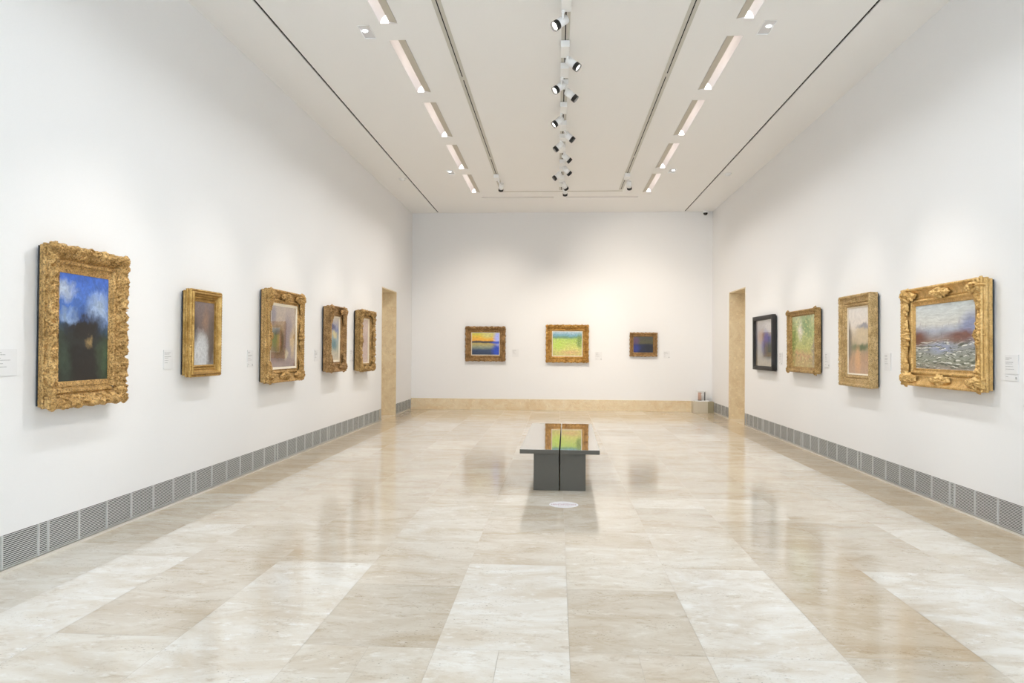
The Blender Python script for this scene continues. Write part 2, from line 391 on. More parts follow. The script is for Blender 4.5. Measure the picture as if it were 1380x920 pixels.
# ---- side walls with doorways and a recess for the grilles
for sx, side in ((-1, 'left'), (1, 'right')):
    bm = bmesh.new()
    x_in = sx*W; th = sx*.62
    sheet(bm, 0, x_in, (YR, D+.3), (GZ1, H+.3), [(DY0, DY1, -1, DH)], th)
    for (ya, yb) in ((YR, DY0), (DY1, D+.3)):       # set-back masonry behind the grilles
        a, b_ = sorted((sx*(W+.06), sx*(W+.62))); box(bm, a, b_, ya, yb, -.05, GZ1)
    struct('wall_'+side, bm, M_wall, 'white %s wall of the gallery with one stone-lined doorway' % side, 'wall')
    # dark recess and pale strip at the floor
    bm = bmesh.new()
    for (ya, yb) in ((YR, DY0-.002), (DY1+.002, D)):
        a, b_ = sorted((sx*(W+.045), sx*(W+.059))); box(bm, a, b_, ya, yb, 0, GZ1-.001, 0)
        a, b_ = sorted((sx*(W-.004), sx*(W+.045))); box(bm, a, b_, ya, yb, 0, GZ0-.004, 1)
    struct('baseboard_'+side, bm, [M_dark, M_strip], 'dark recess with a pale floor strip along the foot of the %s wall' % side, 'baseboard')
    # stone lining of the doorway
    bm = bmesh.new()
    a, b_ = sorted((sx*(W-.003), sx*(W+.622)))
    box(bm, a, b_, DY1-.02, DY1+.001, 0.0005, DH); box(bm, a, b_, DY0-.001, DY0+.02, 0.0005, DH); box(bm, a, b_, DY0-.001, DY1+.001, DH-.02, DH+.001)
    struct('door_'+('1' if sx < 0 else '2'), bm, M_stone, 'open doorway lined with honey travertine in the %s wall' % side, 'doorway')
    # passage beyond
    bm = bmesh.new()
    x1, x2 = sx*(W+.62), sx*(W+3.3)
    a, b_ = sorted((x1, x2))
    box(bm, a, b_, DY0-.25, DY0-.2, 0, 3.3); box(bm, a, b_, DY1+.35, DY1+.4, 0, 3.3)
    c, d = sorted((x2, x2+sx*.1)); box(bm, c, d, DY0-.25, DY1+.4, 0, 3.3); box(bm, a, b_, DY0-.25, DY1+.4, 3.3, 3.4)
    struct('wall_passage_'+side, bm, M_wall, 'white passage beyond the doorway in the %s wall' % side, 'wall')

bm = bmesh.new(); box(bm, -W-.62, W+.62, D, D+.3, -.05, H+.3)
struct('wall_back', bm, M_wall, 'white back wall with three small paintings', 'wall')
bm = bmesh.new()   # travertine skirting of the back wall, slab by slab
xs = [-W+.0, -2.05, -.55, .1, 1.45, 2.9, 3.046]
for a, b_ in zip(xs, xs[1:]): box(bm, a+.001, b_-.001, D-.03, D, 0.0005, .258)
struct('baseboard_back', bm, M_plinth, 'honey travertine skirting along the back wall', 'baseboard')
bm = bmesh.new()   # rear wall behind the viewpoint; its opening is added to let in cool fill
sheet(bm, 1, YR, (-W-.62, W+.62), (-.05, H+.3), [(-2.9, 2.9, -1, 3.9)], -.3)
struct('wall_rear', bm, M_wall, 'white rear wall with a wide opening added for cool fill light', 'wall')

# ---- ceiling with slots
TR = {-1: (-1.838, -1.664), 1: (1.648, 1.818)}
TY = [3.64, 5.575, 7.51, 9.43, 11.40, 13.36]
TL = 1.55
holes = []
for sx in (-1, 1):
    off = .06 if sx > 0 else 0
    for y in TY: holes.append((TR[sx][0], TR[sx][1], y+off, y+off+TL))
SL = (-2.892, 2.868)
for x in SL: holes.append((x-.014, x+.014, YR, D-.02))
DIF = ((-1.682, -.161), (.089, 1.612))
for a, b_ in DIF: holes.append((a, b_, 15.36, 15.46))
EM = ((-2.02, 7.15, 7.47), (2.0, 7.23, 7.56), (-2.02, 13.02, 13.34), (1.98, 13.06, 13.38))
for x, a, b_ in EM: holes.append((x-.064, x+.064, a, b_))
bm = bmesh.new(); sheet(bm, 2, H, (-W, W), (YR, D), holes, .2)
struct('ceiling', bm, M_ceil, 'pale plaster ceiling with recessed slots and tracks', 'ceiling')
bm = bmesh.new()
for x in SL: box(bm, x-.0135, x+.0135, YR, D-.021, H+.012, H+.19)
struct('trim_1', bm, M_dark, 'pair of thin black air slots along both sides of the ceiling', 'ceiling slot')
bm = bmesh.new()
for a, b_ in DIF: box(bm, a+.001, b_-.001, 15.361, 15.459, H+.03, H+.19)
struct('trim_2', bm, M_slotin, 'pair of beige air diffuser slots across the far ceiling', 'ceiling slot')

# ================================================================== CEILING FITTINGS
# lighting tracks
def track(name, x0, x1, y0, y1, label, along='y', slot=True):
    t = thing(name, ((x0+x1)/2, y0, H), label, 'lighting track', 'lighting tracks on the ceiling')
    bm = bmesh.new(); cx = (x0+x1)/2
    if along == 'y':
        hw = (x1-x0)/2
        for s in (-1, 1):
            a, b_ = sorted((s*.0062, s*hw)); box(bm, a, b_, 0, y1-y0, -.006, -.001)
    else:
        box(bm, x0-cx, x1-cx, 0, y1-y0, -.006, 0)
    link('trim_plate', bm, M_trim, t)
    if along == 'y':
        bm = bmesh.new(); box(bm, -.0061, .0061, .0, y1-y0, -.0025, -.001); link('conductor_slot', bm, M_dark, t)
        for yy in (8.6, 12.2):
            bm = bmesh.new(); box(bm, -.02, .02, yy-y0-.05, yy-y0+.05, -.007, -.0025); link('joint_cover', bm, M_trim, t, bevel=.001)
    return t
track('lighting_track', -.042, .042, YR+.3, 14.70, 'central ceiling track carrying the row of white spotlights')
track('lighting_track', -1.245, -1.161, YR+.3, 14.70, 'narrow ceiling track left of the central spotlight row')
track('lighting_track', 1.149, 1.233, YR+.3, 14.70, 'narrow ceiling track right of the central spotlight row')
track('lighting_track', -1.245, 1.233, 14.80, 14.845, 'thin crosswise ceiling track in front of the beige diffuser slots', along='x')

# recessed wall washers
def washer(sx, y, label):
    x_in, x_out = (TR[sx][1], TR[sx][0]) if sx < 0 else (TR[sx][0], TR[sx][1])
    t = thing('recessed_wall_washer', ((x_in+x_out)/2, y, H), label, 'ceiling light', 'recessed wall washer lights')
    def X(a): return (x_in + (x_out-x_in)*a) - (x_in+x_out)/2
    e = .0015
    # curved reflector + top
    prof = [(1, 0.0), (.985, .02), (.95, .04), (.88, .062), (.76, .08), (.6, .092), (.3, .098), (.02, .098), (.02, .0)]
    bm = bmesh.new()
    rows = []
    for a, z in prof:
        xx = X(a) - math.copysign(e, X(1)) * (1 if a > .5 else -1)
        rows.append((bm.verts.new((xx, e, z)), bm.verts.new((xx, TL-e, z))))
    for p, q in zip(rows, rows[1:]):
        f = bm.faces.new((p[0], p[1], q[1], q[0])); f.smooth = True
    for yy in (0, 1): bm.faces.new([r[yy] for r in rows])
    link('reflector', bm, M_refl, t)
    bm = bmesh.new()
    pts = [(.03, .002), (.50, .018), (.50, .024), (.03, .008)]
    A = [bm.verts.new((X(a), .004, z)) for a, z in pts]; B = [bm.verts.new((X(a), TL-.004, z)) for a, z in pts]
    for i in range(4): bm.faces.new((A[i], A[(i+1)%4], B[(i+1)%4], B[i]))
    bm.faces.new(A); bm.faces.new(B[::-1]); link('baffle', bm, M_baffle, t)
    bm = bmesh.new(); cyl(bm, (X(.25), .03, .055), (X(.25), TL-.03, .055), .012, seg=12); link('lamp_tube', bm, M_tube, t)
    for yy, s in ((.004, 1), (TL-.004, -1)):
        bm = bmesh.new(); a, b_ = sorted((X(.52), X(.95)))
        # arched end cap; the far one is given a glow for caught lamplight
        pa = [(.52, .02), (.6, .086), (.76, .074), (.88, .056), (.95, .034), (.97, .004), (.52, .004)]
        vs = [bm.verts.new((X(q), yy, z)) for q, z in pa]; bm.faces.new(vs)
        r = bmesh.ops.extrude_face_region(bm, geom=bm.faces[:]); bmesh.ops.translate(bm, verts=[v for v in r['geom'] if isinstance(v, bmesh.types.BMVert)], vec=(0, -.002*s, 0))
        link('end_cap', bm, M_end if s < 0 else M_refl, t)
    ld = bpy.data.lights.new('wall_washer_lamp', 'AREA'); ld.shape = 'RECTANGLE'; ld.size = .03; ld.size_y = TL-.1
    ld.spread = math.radians(127); ld.energy = WASHE(y); ld.color = WASHC(y); lo = bpy.data.objects.new('wall_washer_lamp', ld); C.objects.link(lo); lo.parent = t
    lo.location = (X(.74), TL/2, -.004)
    lo.rotation_euler = (0, sx*WTILT, 0)      # faces outwards and down to the wall
    return t
WTILT = -math.radians(6)
def WASHE(y): return {3:16, 5:15, 7:15, 9:17, 11:18, 13:21}[int(y)]
def WASHC(y): f = min(1., max(0., (y-5)/9)); return (.88+.12*f, .945-.01*f, 1.-.12*f)
nth = {3.64: 'first', 5.575: 'second', 7.51: 'third', 9.43: 'fourth', 11.40: 'fifth', 13.36: 'farthest'}
for sx, side in ((-1, 'left'), (1, 'right')):
    for y in TY:
        off = .06 if sx > 0 else 0
        n = {3.64: 'just above the view', 5.575: 'cut by the top of the photo', 7.51: 'just beyond the near frosted light',
             9.43: 'third from the top', 11.40: 'just before the far frosted light', 13.36: 'farthest, nearest the back wall'}[y]
        washer(sx, y+off, 'trough light in %s ceiling row, %s' % (side, n))

# frosted emergency lights
for x, a, b_ in EM:
    side = 'left' if x < 0 else 'right'; dist = 'near' if a < 10 else 'far'
    t = thing('recessed_emergency_light', (x, a, H), '%s frosted ceiling light with bright spot, beside the %s trough row' % (dist, side), 'ceiling light', 'frosted emergency lights')
    bm = bmesh.new()
    l = b_-a
    box(bm, -.063, .063, .001, .008, -.003, .03); box(bm, -.063, .063, l-.008, l-.001, -.003, .03)
    box(bm, -.063, -.056, .001, l-.001, -.003, .03); box(bm, .056, .063, .001, l-.001, -.003, .03)
    link('frame', bm, M_white, t)
    bm = bmesh.new(); box(bm, -.056, .056, .008, l-.008, .008, .03); link('diffuser', bm, M_frost, t)
    bm = bmesh.new(); lathe(bm, [(0, -.004), (.018, -.002), (.026, .004), (.028, .008)], 20, c=(math.copysign(.015, x), l*.45, 0)); link('led_lens', bm, M_led, t)

# smoke detectors
for x, y in ((-3.01, 13.65), (3.01, 13.46)):
    t = thing('smoke_detector', (x, y, H), 'small round white smoke detector on the ceiling above the %s wall' % ('left' if x < 0 else 'right'), 'smoke detector', 'ceiling smoke detectors')
    bm = bmesh.new(); lathe(bm, [(0, 0), (.07, 0), (.07, -.012), (.062, -.018), (0, -.018)], 28); link('base', bm, M_white, t)
    bm = bmesh.new(); lathe(bm, [(.045, -.018), (.045, -.034), (.036, -.044), (0, -.046)], 28); link('sensor_head', bm, M_white, t)
# dome camera
t = thing('security_dome_camera', (3.33, 17.03, H), 'black security dome camera on a white mount in the far right ceiling corner', 'security camera')
bm = bmesh.new(); lathe(bm, [(0, 0), (.062, 0), (.064, -.03), (.058, -.045), (0, -.045)], 28); link('mount', bm, M_white, t)
bm = bmesh.new(); lathe(bm, [(.050, -.045), (.048, -.065), (.036, -.087), (.018, -.098), (0, -.101)], 28); link('dome', bm, simple('smoked_dome', (.012, .010, .008), .08), t)

# spotlights
SPOT = 180
def spotlight(x, ybox, head, target, label, power=1.0, blen=.29, cone=34):
    t = thing('track_spotlight', (x, ybox, H), label, 'spotlight', 'white spotlights on the ceiling tracks')
    bm = bmesh.new(); box(bm, -.046, .046, 0, blen, -.078, -.0100); link('driver_box', bm, M_white, t, bevel=.003)
    bm = bmesh.new(); box(bm, -.014, .014, blen*.3, blen*.7, -.0097, -.0072); link('track_adapter', bm, M_trim, t)
    hv = Vector(head) - Vector((x, ybox, H)); d = (Vector(target) - Vector(head)).normalized()
    # pivot arm from the box end to the barrel
    bm = bmesh.new(); px = max(-.03, min(.03, hv.x)); cyl(bm, (px, blen-.03, -.076), (px, blen-.03, -.10), .016, seg=14)
    cyl(bm, (px, blen-.03, -.096), tuple(hv - d*.03), .011, seg=12); link('pivot_arm', bm, M_white, t)
    bm = bmesh.new(); cyl(bm, hv-d*.085, hv-d*.075, .030, .044, 28); cyl(bm, hv-d*.075, hv+d*.035, .044, .044, 28); ba = link('barrel', bm, M_white, t)
    bm = bmesh.new()      # open black snoot ring
    cyl(bm, hv+d*.035, hv+d*.082, .0465, .0465, 28, caps=(True, False)); cyl(bm, hv+d*.082, hv+d*.05, .0405, .0405, 28, caps=(False, False))
    cyl(bm, hv+d*.082, hv+d*.0821, .0465, .0405, 28, caps=(False, False)); link('snoot', bm, M_black, t)
    bm = bmesh.new(); cyl(bm, hv+d*.052, hv+d*.064, .0400, .0395, 28); link('lens', bm, M_lens, t)
    ld = bpy.data.lights.new('spot_lamp', 'SPOT'); ld.energy = SPOT*power; k = min(1., max(0., (ybox-6)/6)); ld.color = (1., .95-.05*k, .90-.12*k); ld.spot_size = math.radians(cone); ld.spot_blend = 1.; ld.shadow_soft_size = .015
    lo = bpy.data.objects.new('spot_lamp', ld); C.objects.link(lo); lo.parent = t; lo.location = hv + d*.10
    lo.rotation_euler = d.to_track_quat('-Z', 'Y').to_euler()
    return t
zt = 1.55
LW, RW = -W+.08, W-.08
zh = H-.145
CS = 'on the central track'
spotlight(0, 6.50, (-.055, 6.86, zh), (LW, 5.02, zt), 'white box spotlight nearest the camera %s, black head turned left' % CS, 1.3)
spotlight(0, 7.57, (.085, 7.86, zh), (RW, 6.90, zt), 'second white spotlight from the camera %s, barrel turned right' % CS, 1.15)
spotlight(0, 8.16, (-.06, 8.56, zh), (LW, 6.77, zt), 'third spotlight from the camera %s, long box and head turned left' % CS, .9)
spotlight(0, 8.66, (.085, 8.83, zh), (RW, 8.76, zt), 'fourth spotlight from the camera %s, short box and head turned right' % CS, .9, .16)
spotlight(0, 9.45, (-.075, 9.84, zh), (LW, 8.82, zt), 'fifth spotlight from the camera %s, head turned left' % CS, .9)
spotlight(0, 10.21, (.09, 10.56, zh), (RW, 10.68, zt), 'sixth spotlight from the camera %s, barrel turned right' % CS, .9)
spotlight(0, 10.84, (-.06, 11.05, zh), (LW, 10.9, zt), 'seventh spotlight from the camera %s, short box and head turned left' % CS, .85, .18)
spotlight(0, 11.37, (.07, 11.72, zh), (RW, 12.7, zt), 'eighth spotlight from the camera %s, head turned right' % CS, .85)
spotlight(0, 12.30, (.085, 12.56, zh), (RW, 14.3, 1.2), 'ninth spotlight from the camera %s, head turned towards right doorway' % CS, .7, .24)
spotlight(0, 12.66, (-.085, 12.92, zh), (LW, 12.6, zt), 'tenth spotlight from the camera %s, head turned left' % CS, .85, .22)
spotlight(0, 13.41, (.055, 13.72, zh), (2.3, D, 1.9), 'eleventh spotlight from the camera %s, head turned right' % CS, 1.2, .26, 84)
spotlight(0, 13.80, (.07, 14.20, zh), (.17, D, zt), 'last spotlight %s, hanging head facing the back wall' % CS, .72, .30, 56)
spotlight(-1.203, 13.30, (-1.14, 13.72, zh-.01), (-1.75, D, zt), 'lone white spotlight at the far end of the left ceiling track', 1.15, .26, 70)
spotlight(1.191, 13.30, (1.255, 13.66, zh-.01), (1.93, D, zt), 'lone white spotlight at the far end of the right ceiling track', .8, .26, 64)

# ================================================================== GRILLES
def grille(sx, y0, y1, label):
    t = thing('ventilation_grille', (sx*(W+.002), y0, GZ0), label, 'ventilation grille', 'slatted ventilation grilles at the foot of the side walls')
    l = y1-y0; hh = GZ1-GZ0-.003
    bm = bmesh.new(); n = 17; p = hh/n
    for i in range(n):
        z = p*(i+.5)
        a, b_ = sorted((0, sx*.003)); box(bm, a, b_, .002, l-.002, z-p*.24, z+p*.24)
    link('slats', bm, M_slat, t)
    k = max(1, round(l/.3256)); w = l/k
    for i in range(k+1):
        y = min(max(w*i, .004), l-.004)
        bm = bmesh.new(); a, b_ = sorted((-sx*.002, sx*.012)); box(bm, a, b_, y-.004, y+.004, 0, hh); link('divider', bm, M_slat, t)
    return t
def infill(sx, y0, y1, label):
    t = thing('grille_filler_strip', (sx*(W+.002), y0, GZ0), label, 'ventilation grille', 'short slatted strips between grille sections')
    bm = bmesh.new(); hh = GZ1-GZ0-.003; n = 17; p = hh/n
    for i in range(n):
        z = p*(i+.5); a, b_ = sorted((0, sx*.003)); box(bm, a, b_, .002, y1-y0-.002, z-p*.24, z+p*.24)
    link('slats', bm, M_slat, t); return t
Lg = [(2.72, 4.674, 'cut by the left edge of the photo', 'left of'), (4.76, 6.713, 'below the largest gold frame', ''), (6.792, 8.765, 'between the slender frame and the glazed picture', ''),
      (8.843, 10.81, 'below the glazed picture', ''), (10.897, 12.86, 'below the two narrow gold frames', ''), (12.94, 14.145, 'just before the left doorway', ''), (15.455, D-.035, 'in the far left corner beyond the doorway', '')]
Rg = [(4.86, 6.814, 'cut by the right edge of the photo'), (6.888, 8.841, 'below the widest frame and tall pale picture'), (8.926, 10.882, 'below the green picture'),
      (10.95, 12.91, 'below the black frame'), (12.99, 14.145, 'just before the right doorway'), (15.455, D-.25, 'in the far right corner beyond the doorway')]
for i, q in enumerate(Lg): grille(-1, q[0], q[1], 'grey slatted grille along left wall foot, ' + q[2])
for i, q in enumerate(Rg): grille(1, q[0], q[1], 'grey slatted grille along right wall foot, ' + q[2])
for sx, S, side in ((-1, Lg, 'left'), (1, Rg, 'right')):
    for a, b_ in zip(S, S[1:]):
        if .05 < b_[0]-a[1] < .12:
            infill(sx, a[1]+.001, b_[0]-.001, 'short slatted strip on %s wall, beside grille %s' % (side, a[2]))

# ================================================================== PAINTINGS
def ridged(p, t, f, seed):
    q = Vector((p*f, t*f, seed))
    q2 = q + Vector((noise.noise(q*.6+Vector((9, 3, 1))), noise.noise(q*.6+Vector((2, 7, 5))), 0))*.9
    return 1-2.2*abs(noise.noise(q2))
def interp(prof, a):
    for (t0, n0), (t1, n1) in zip(prof, prof[1:]):
        pass
    return None
def sample_profile(prof, step):
    out = [prof[0]]
    for (t0, n0), (t1, n1) in zip(prof, prof[1:]):
        L_ = math.hypot(t1-t0, n1-n0); k = max(1, int(round(L_/step)))
        for i in range(1, k+1): out.append((t0+(t1-t0)*i/k, n0+(n1-n0)*i/k))
    return out
def make_frame(w, h, prof, step, orn, edge, mat, parent):
    """mitred moulding swept round a w x h rectangle; prof = (inset, height); orn(p, t, n) adds relief"""
    pr = sample_profile(prof, step)
    bm = bmesh.new()
    grids = []
    for side in range(4):
        Ls = w if side % 2 == 0 else h
        nn = max(8, int(Ls/step))
        g_ = []
        for i in range(nn+1):
            s = i/nn; row = []
            for (t, n) in pr:
                p = t + s*(Ls-2*t)
                fade = min(1, 60*min(s, 1-s)*1.0)
                dn = orn(p if side != 2 else Ls-p, t, n, Ls, side) * (1 if n > prof[0][1]+.02 else .15)
                dt = edge(p, t, n, Ls, side)*fade
                tt = t - dt
                if side == 0: x, z = p-w/2, tt
                elif side == 1: x, z = w/2-tt, p
                elif side == 2: x, z = w/2-p, h-tt
                else: x, z = -w/2+tt, h-p
                row.append(bm.verts.new((x, -(n+dn), z)))
            g_.append(row)
        grids.append(g_)
        for i in range(nn):
            for j in range(len(pr)-1):
                f = bm.faces.new((g_[i][j], g_[i+1][j], g_[i+1][j+1], g_[i][j+1])); f.smooth = True
    bmesh.ops.remove_doubles(bm, verts=bm.verts, dist=.0004)
    return link('frame', bm, mat, parent)
def cartouche(parent, x, z, n, arms, size, seed, mat, name='corner_ornament'):
    """carved leaf cluster; arms = list of (dx, dz, length, width)"""
    bm = bmesh.new()
    def leafpad(cx, cz, ax, az, la, lb, hgt, lob, sd):
        NR, NA = 16, 60; prev = None
        c = bm.verts.new((cx, -(n+hgt), cz))
        for r in range(1, NR+1):
            rr = r/NR; ring = []
            for a in range(NA):
                th = 2*PI*a/NA
                R = 1 + .16*math.cos(lob*th+sd) + .08*math.cos((lob*2+1)*th+sd*2)
                u, v = rr*R*math.cos(th)*la, rr*R*math.sin(th)*lb
                X = cx + ax*u - az*v; Z = cz + az*u + ax*v
                hh = hgt*(1-rr**2.2) * (.50+.62*ridged(X+sd, Z, 8.0/size, sd)) + hgt*.18*math.cos(lob*th+sd)*rr*(1-rr)
                ring.append(bm.verts.new((X, -(n+max(hh, -.004) - (.012 if r == NR else 0) ), Z)))
            for a in range(NA):
                b2 = (a+1) % NA
                f = bm.faces.new((c, ring[a], ring[b2]) if prev is None else (prev[a], ring[a], ring[b2], prev[b2])); f.smooth = True
            prev = ring
    leafpad(x, z, 1, 0, size*.52, size*.5, size*.34, 6, seed)
    for k, (dx, dz, la, lb) in enumerate(arms):
        leafpad(x+dx*la*.8, z+dz*la*.8, dx, dz, la*.75, lb, size*.20, 5, seed+1.7*k+.6)
        leafpad(x+dx*la*1.45, z+dz*la*1.45, dx, dz, la*.4, lb*.55, size*.13, 4, seed+2.9*k+.2)
    return link(name, bm, mat, parent)

def picture(name, wall, u0, u1, z0, z1, cu0, cu1, cz0, cz1, label, mat_f, mat_c, style, depth=.12, liner=0, glass=False, step=.008, seed=1., cdepth=.06, cat='painting', tilt=.008):
    """hang a framed picture; u = position along the wall in world metres"""
    w, h = u1-u0, z1-z0; uc = (u0+u1)/2
    if wall == 'left': loc, rz, sg = (-W, uc, z0), PI/2, 1
    elif wall == 'right': loc, rz, sg = (W, uc, z0), -PI/2, -1
    else: loc, rz, sg = (uc, D, z0), 0, 1
    t = thing(name, loc, label, cat, 'framed pictures on the gallery walls'); t.rotation_euler = (tilt, 0, rz)
    # opening in local coordinates
    a0, a1 = (cu0-uc)*sg, (cu1-uc)*sg
    if a0 > a1: a0, a1 = a1, a0
    m = ((a0+w/2)+(w/2-a1)+(cz0-z0)+(z1-cz1))/4 if style != 'uneven' else 0
    mu = ((a0+w/2)+(w/2-a1))/2; mv = ((cz0-z0)+(z1-cz1))/2
    m = min(mu, mv)                                  # moulding width
    b0 = .020                                         # distance of the frame's back from the wall
    ci = depth-cdepth
    zc = (cz0+cz1)/2 - z0
    ow, oh = w-2*m, h-2*m
    # backing panel
    bm = bmesh.new(); box(bm, -w/2+.02, w/2-.02, -.0145, -.004, .02, h-.02); link('backing_board', bm, M_back, t)
    # profiles
    d = depth
    none = lambda *a: 0.
    if style == 'carved':      # fully carved rococo moulding with a scalloped outer edge
        prof = [(0.016, b0), (.012, d*.34), (.004, d*.40), (.004, d*.52), (.016, d*.56), (.016, d*.62), (.0, d*.74), (.0, d*.86), (.012, d*.98), (m*.2, d), (m*.4, d*.84), (m*.58, d*.62), (m*.62, d*.54), (m*.66, d*.54), (m*.70, d*.66), (m*.84, d*.64), (m*.88, d*.52), (m*.93, d*.50), (m, ci-.004), (m+.004, ci-.012)]
        def orn(p, t_, n, Ls, side):
            c = abs(p/Ls-.5)*2; q = t_/m
            k = 1. if q < .6 else .35
            if n < d*.55: k = .2
            f = 30*(.16/m)**.5
            e = math.sin(p*2*PI/(m*.55))*.25 if q > .66 else 0
            return (.024*(m/.16)**.5)*k*(ridged(p, t_*1.1, f, seed+side*3)-.35) + .007*k*e + (.006*math.sin(p*2*PI/.09+q*4)*k if q < .55 else 0)
        def edge(p, t_, n, Ls, side):
            if t_ > m*.15 or n < d*.6: return 0
            return .009*max(0, math.sin(p*PI/(m*.5)+seed)) + .007*noise.noise(Vector((p*40, side, seed)))
    elif style == 'swept':     # smooth hollow moulding for applied cartouches
        prof = [(0.012, b0), (.012, d*.4), (.002, d*.46), (.0, d*.62), (.010, d*.68), (.010, d*.76), (.0, d*.82), (.0, d*.95), (.008, d), (m*.12, d*.99), (m*.17, d*.84), (m*.30, d*.70), (m*.46, d*.62), (m*.60, d*.62), (m*.63, d*.54), (m*.67, d*.54), (m*.70, d*.64), (m*.80, d*.64), (m*.84, d*.54), (m*.93, d*.50), (m, ci-.004), (m+.004, ci-.012)]
        def orn(p, t_, n, Ls, side):
            q = t_/m
            r = .0022*ridged(p, t_, 46, seed+side)
            if .68 < q < .82: r += .0035*math.sin(p*2*PI/.022)
            if q < .13 and n > d*.9: r += .0025*math.sin(p*2*PI/.03)
            return r
        edge = none
    elif style == 'fluted':    # stepped moulding with beaded outer edge
        prof = [(0.014, b0), (.014, d*.34), (.002, d*.38), (.0, d*.52), (.012, d*.56), (.012, d*.64), (.0, d*.68), (.0, d*.80), (m*.06, d*.88), (m*.14, d*.88), (m*.18, d*.80), (m*.24, d*.98), (m*.36, d), (m*.42, d*.9), (m*.45, d*.76), (m*.60, d*.68), (m*.64, d*.60), (m*.68, d*.68), (m*.78, d*.68), (m*.82, d*.58), (m*.9, d*.56), (m, ci-.004), (m+.004, ci-.012)]
        def orn(p, t_, n, Ls, side):
            q = t_/m; r = .0008*ridged(p, t_, 60, seed)
            if q < .16 and n > d*.3: r += .005*abs(math.sin(p*PI/.026))
            if .64 < q < .8: r += .004*abs(math.sin(p*PI/.02))
            return r
        def edge(p, t_, n, Ls, side):
            return .004*abs(math.sin(p*PI/.026)) if (t_ < m*.12 and d*.4 < n < d*.9) else 0
    elif style == 'flatcarved':
        prof = [(0.004, b0), (0.0, d*.9), (.008, d), (m*.2, d*.98), (m*.26, d*.80), (m*.66, d*.74), (m*.68, d*.60), (m*.74, d*.60), (m*.76, d*.70), (m*.86, d*.68), (m*.9, d*.56), (m, ci-.004), (m+.004, ci-.012)]
        def orn(p, t_, n, Ls, side):
            q = t_/m
            return (.008 if .02 < q < .66 else .0015)*ridged(p, t_, 48, seed+side*2)
        edge = lambda p, t_, n, Ls, side: .004*noise.noise(Vector((p*60, side, seed))) if t_ < .01 else 0
    elif style == 'slim':
        prof = [(0.006, b0), (0.0, d*.5), (.002, d*.8), (m*.18, d), (m*.38, d*.98), (m*.5, d*.76), (m*.72, d*.66), (m*.8, d*.7), (m*.9, d*.62), (m, ci-.004), (m+.004, ci-.012)]
        def orn(p, t_, n, Ls, side):
            return .003*ridged(p, t_, 40, seed) + (.004*math.sin((p+t_*1.5)*2*PI/.05) if .1 < t_/m < .45 else 0)
        edge = none
    else:                      # 'box': plain square section
        prof = [(0, b0), (0, d-.003), (.003, d), (m-.003, d), (m, d-.003), (m, ci-.01)]
        orn = none; edge = none
    make_frame(w, h, prof, step if style != 'box' else .05, orn, edge, mat_f, t) if style != 'box' else make_frame(w, h, prof, .2, orn, edge, mat_f, t)
    # liner and canvas
    x0, x1 = -w/2+m-.002, w/2-m+.002; zz0, zz1 = m-.002, h-m+.002
    if liner or (mu-m) > .008 or (mv-m) > .008:
        lw = max(liner, 0)
        ia0, ia1, iz0, iz1 = a0+ (lw if mu-m < .008 else 0), a1-(lw if mu-m < .008 else 0), cz0-z0+(lw if mv-m < .008 else 0), cz1-z0-(lw if mv-m < .008 else 0)
        sh = [(x0, x1, zz0, iz0), (x0, x1, iz1, zz1), (x0, ia0, iz0, iz1), (ia1, x1, iz0, iz1)]
        bm = bmesh.new()
        O = [bm.verts.new(p) for p in ((x0, -ci-.002, zz0), (x1, -ci-.002, zz0), (x1, -ci-.002, zz1), (x0, -ci-.002, zz1))]
        I = [bm.verts.new(p) for p in ((ia0, -ci+.006, iz0), (ia1, -ci+.006, iz0), (ia1, -ci+.006, iz1), (ia0, -ci+.006, iz1))]
        B = [bm.verts.new((v.co.x, -ci+.016, v.co.z)) for v in I]
        for i in range(4):
            j = (i+1) % 4; bm.faces.new((O[i], O[j], I[j], I[i])); bm.faces.new((I[i], I[j], B[j], B[i]))
        link('liner', bm, M_cream if liner else mat_f, t)
        cx0, cx1, cz_0, cz_1 = ia0, ia1, iz0, iz1
    else: cx0, cx1, cz_0, cz_1 = x0, x1, zz0, zz1
    bm = bmesh.new(); box(bm, cx0-.003, cx1+.003, -ci+.010, -ci+.024, cz_0-.003, cz_1+.003)
    ul = bm.loops.layers.uv.new('canvas')
    for f in bm.faces:
        for lp in f.loops:
            lp[ul].uv = ((lp.vert.co.x-cx0)/(cx1-cx0), (lp.vert.co.z-cz_0)/(cz_1-cz_0))
    link('canvas', bm, mat_c, t)
    if glass:
        bm = bmesh.new(); box(bm, cx0-.002, cx1+.002, -ci+.003, -ci+.005, cz_0-.002, cz_1+.002); link('glazing', bm, M_glass, t)
    return t, w, h, m, d

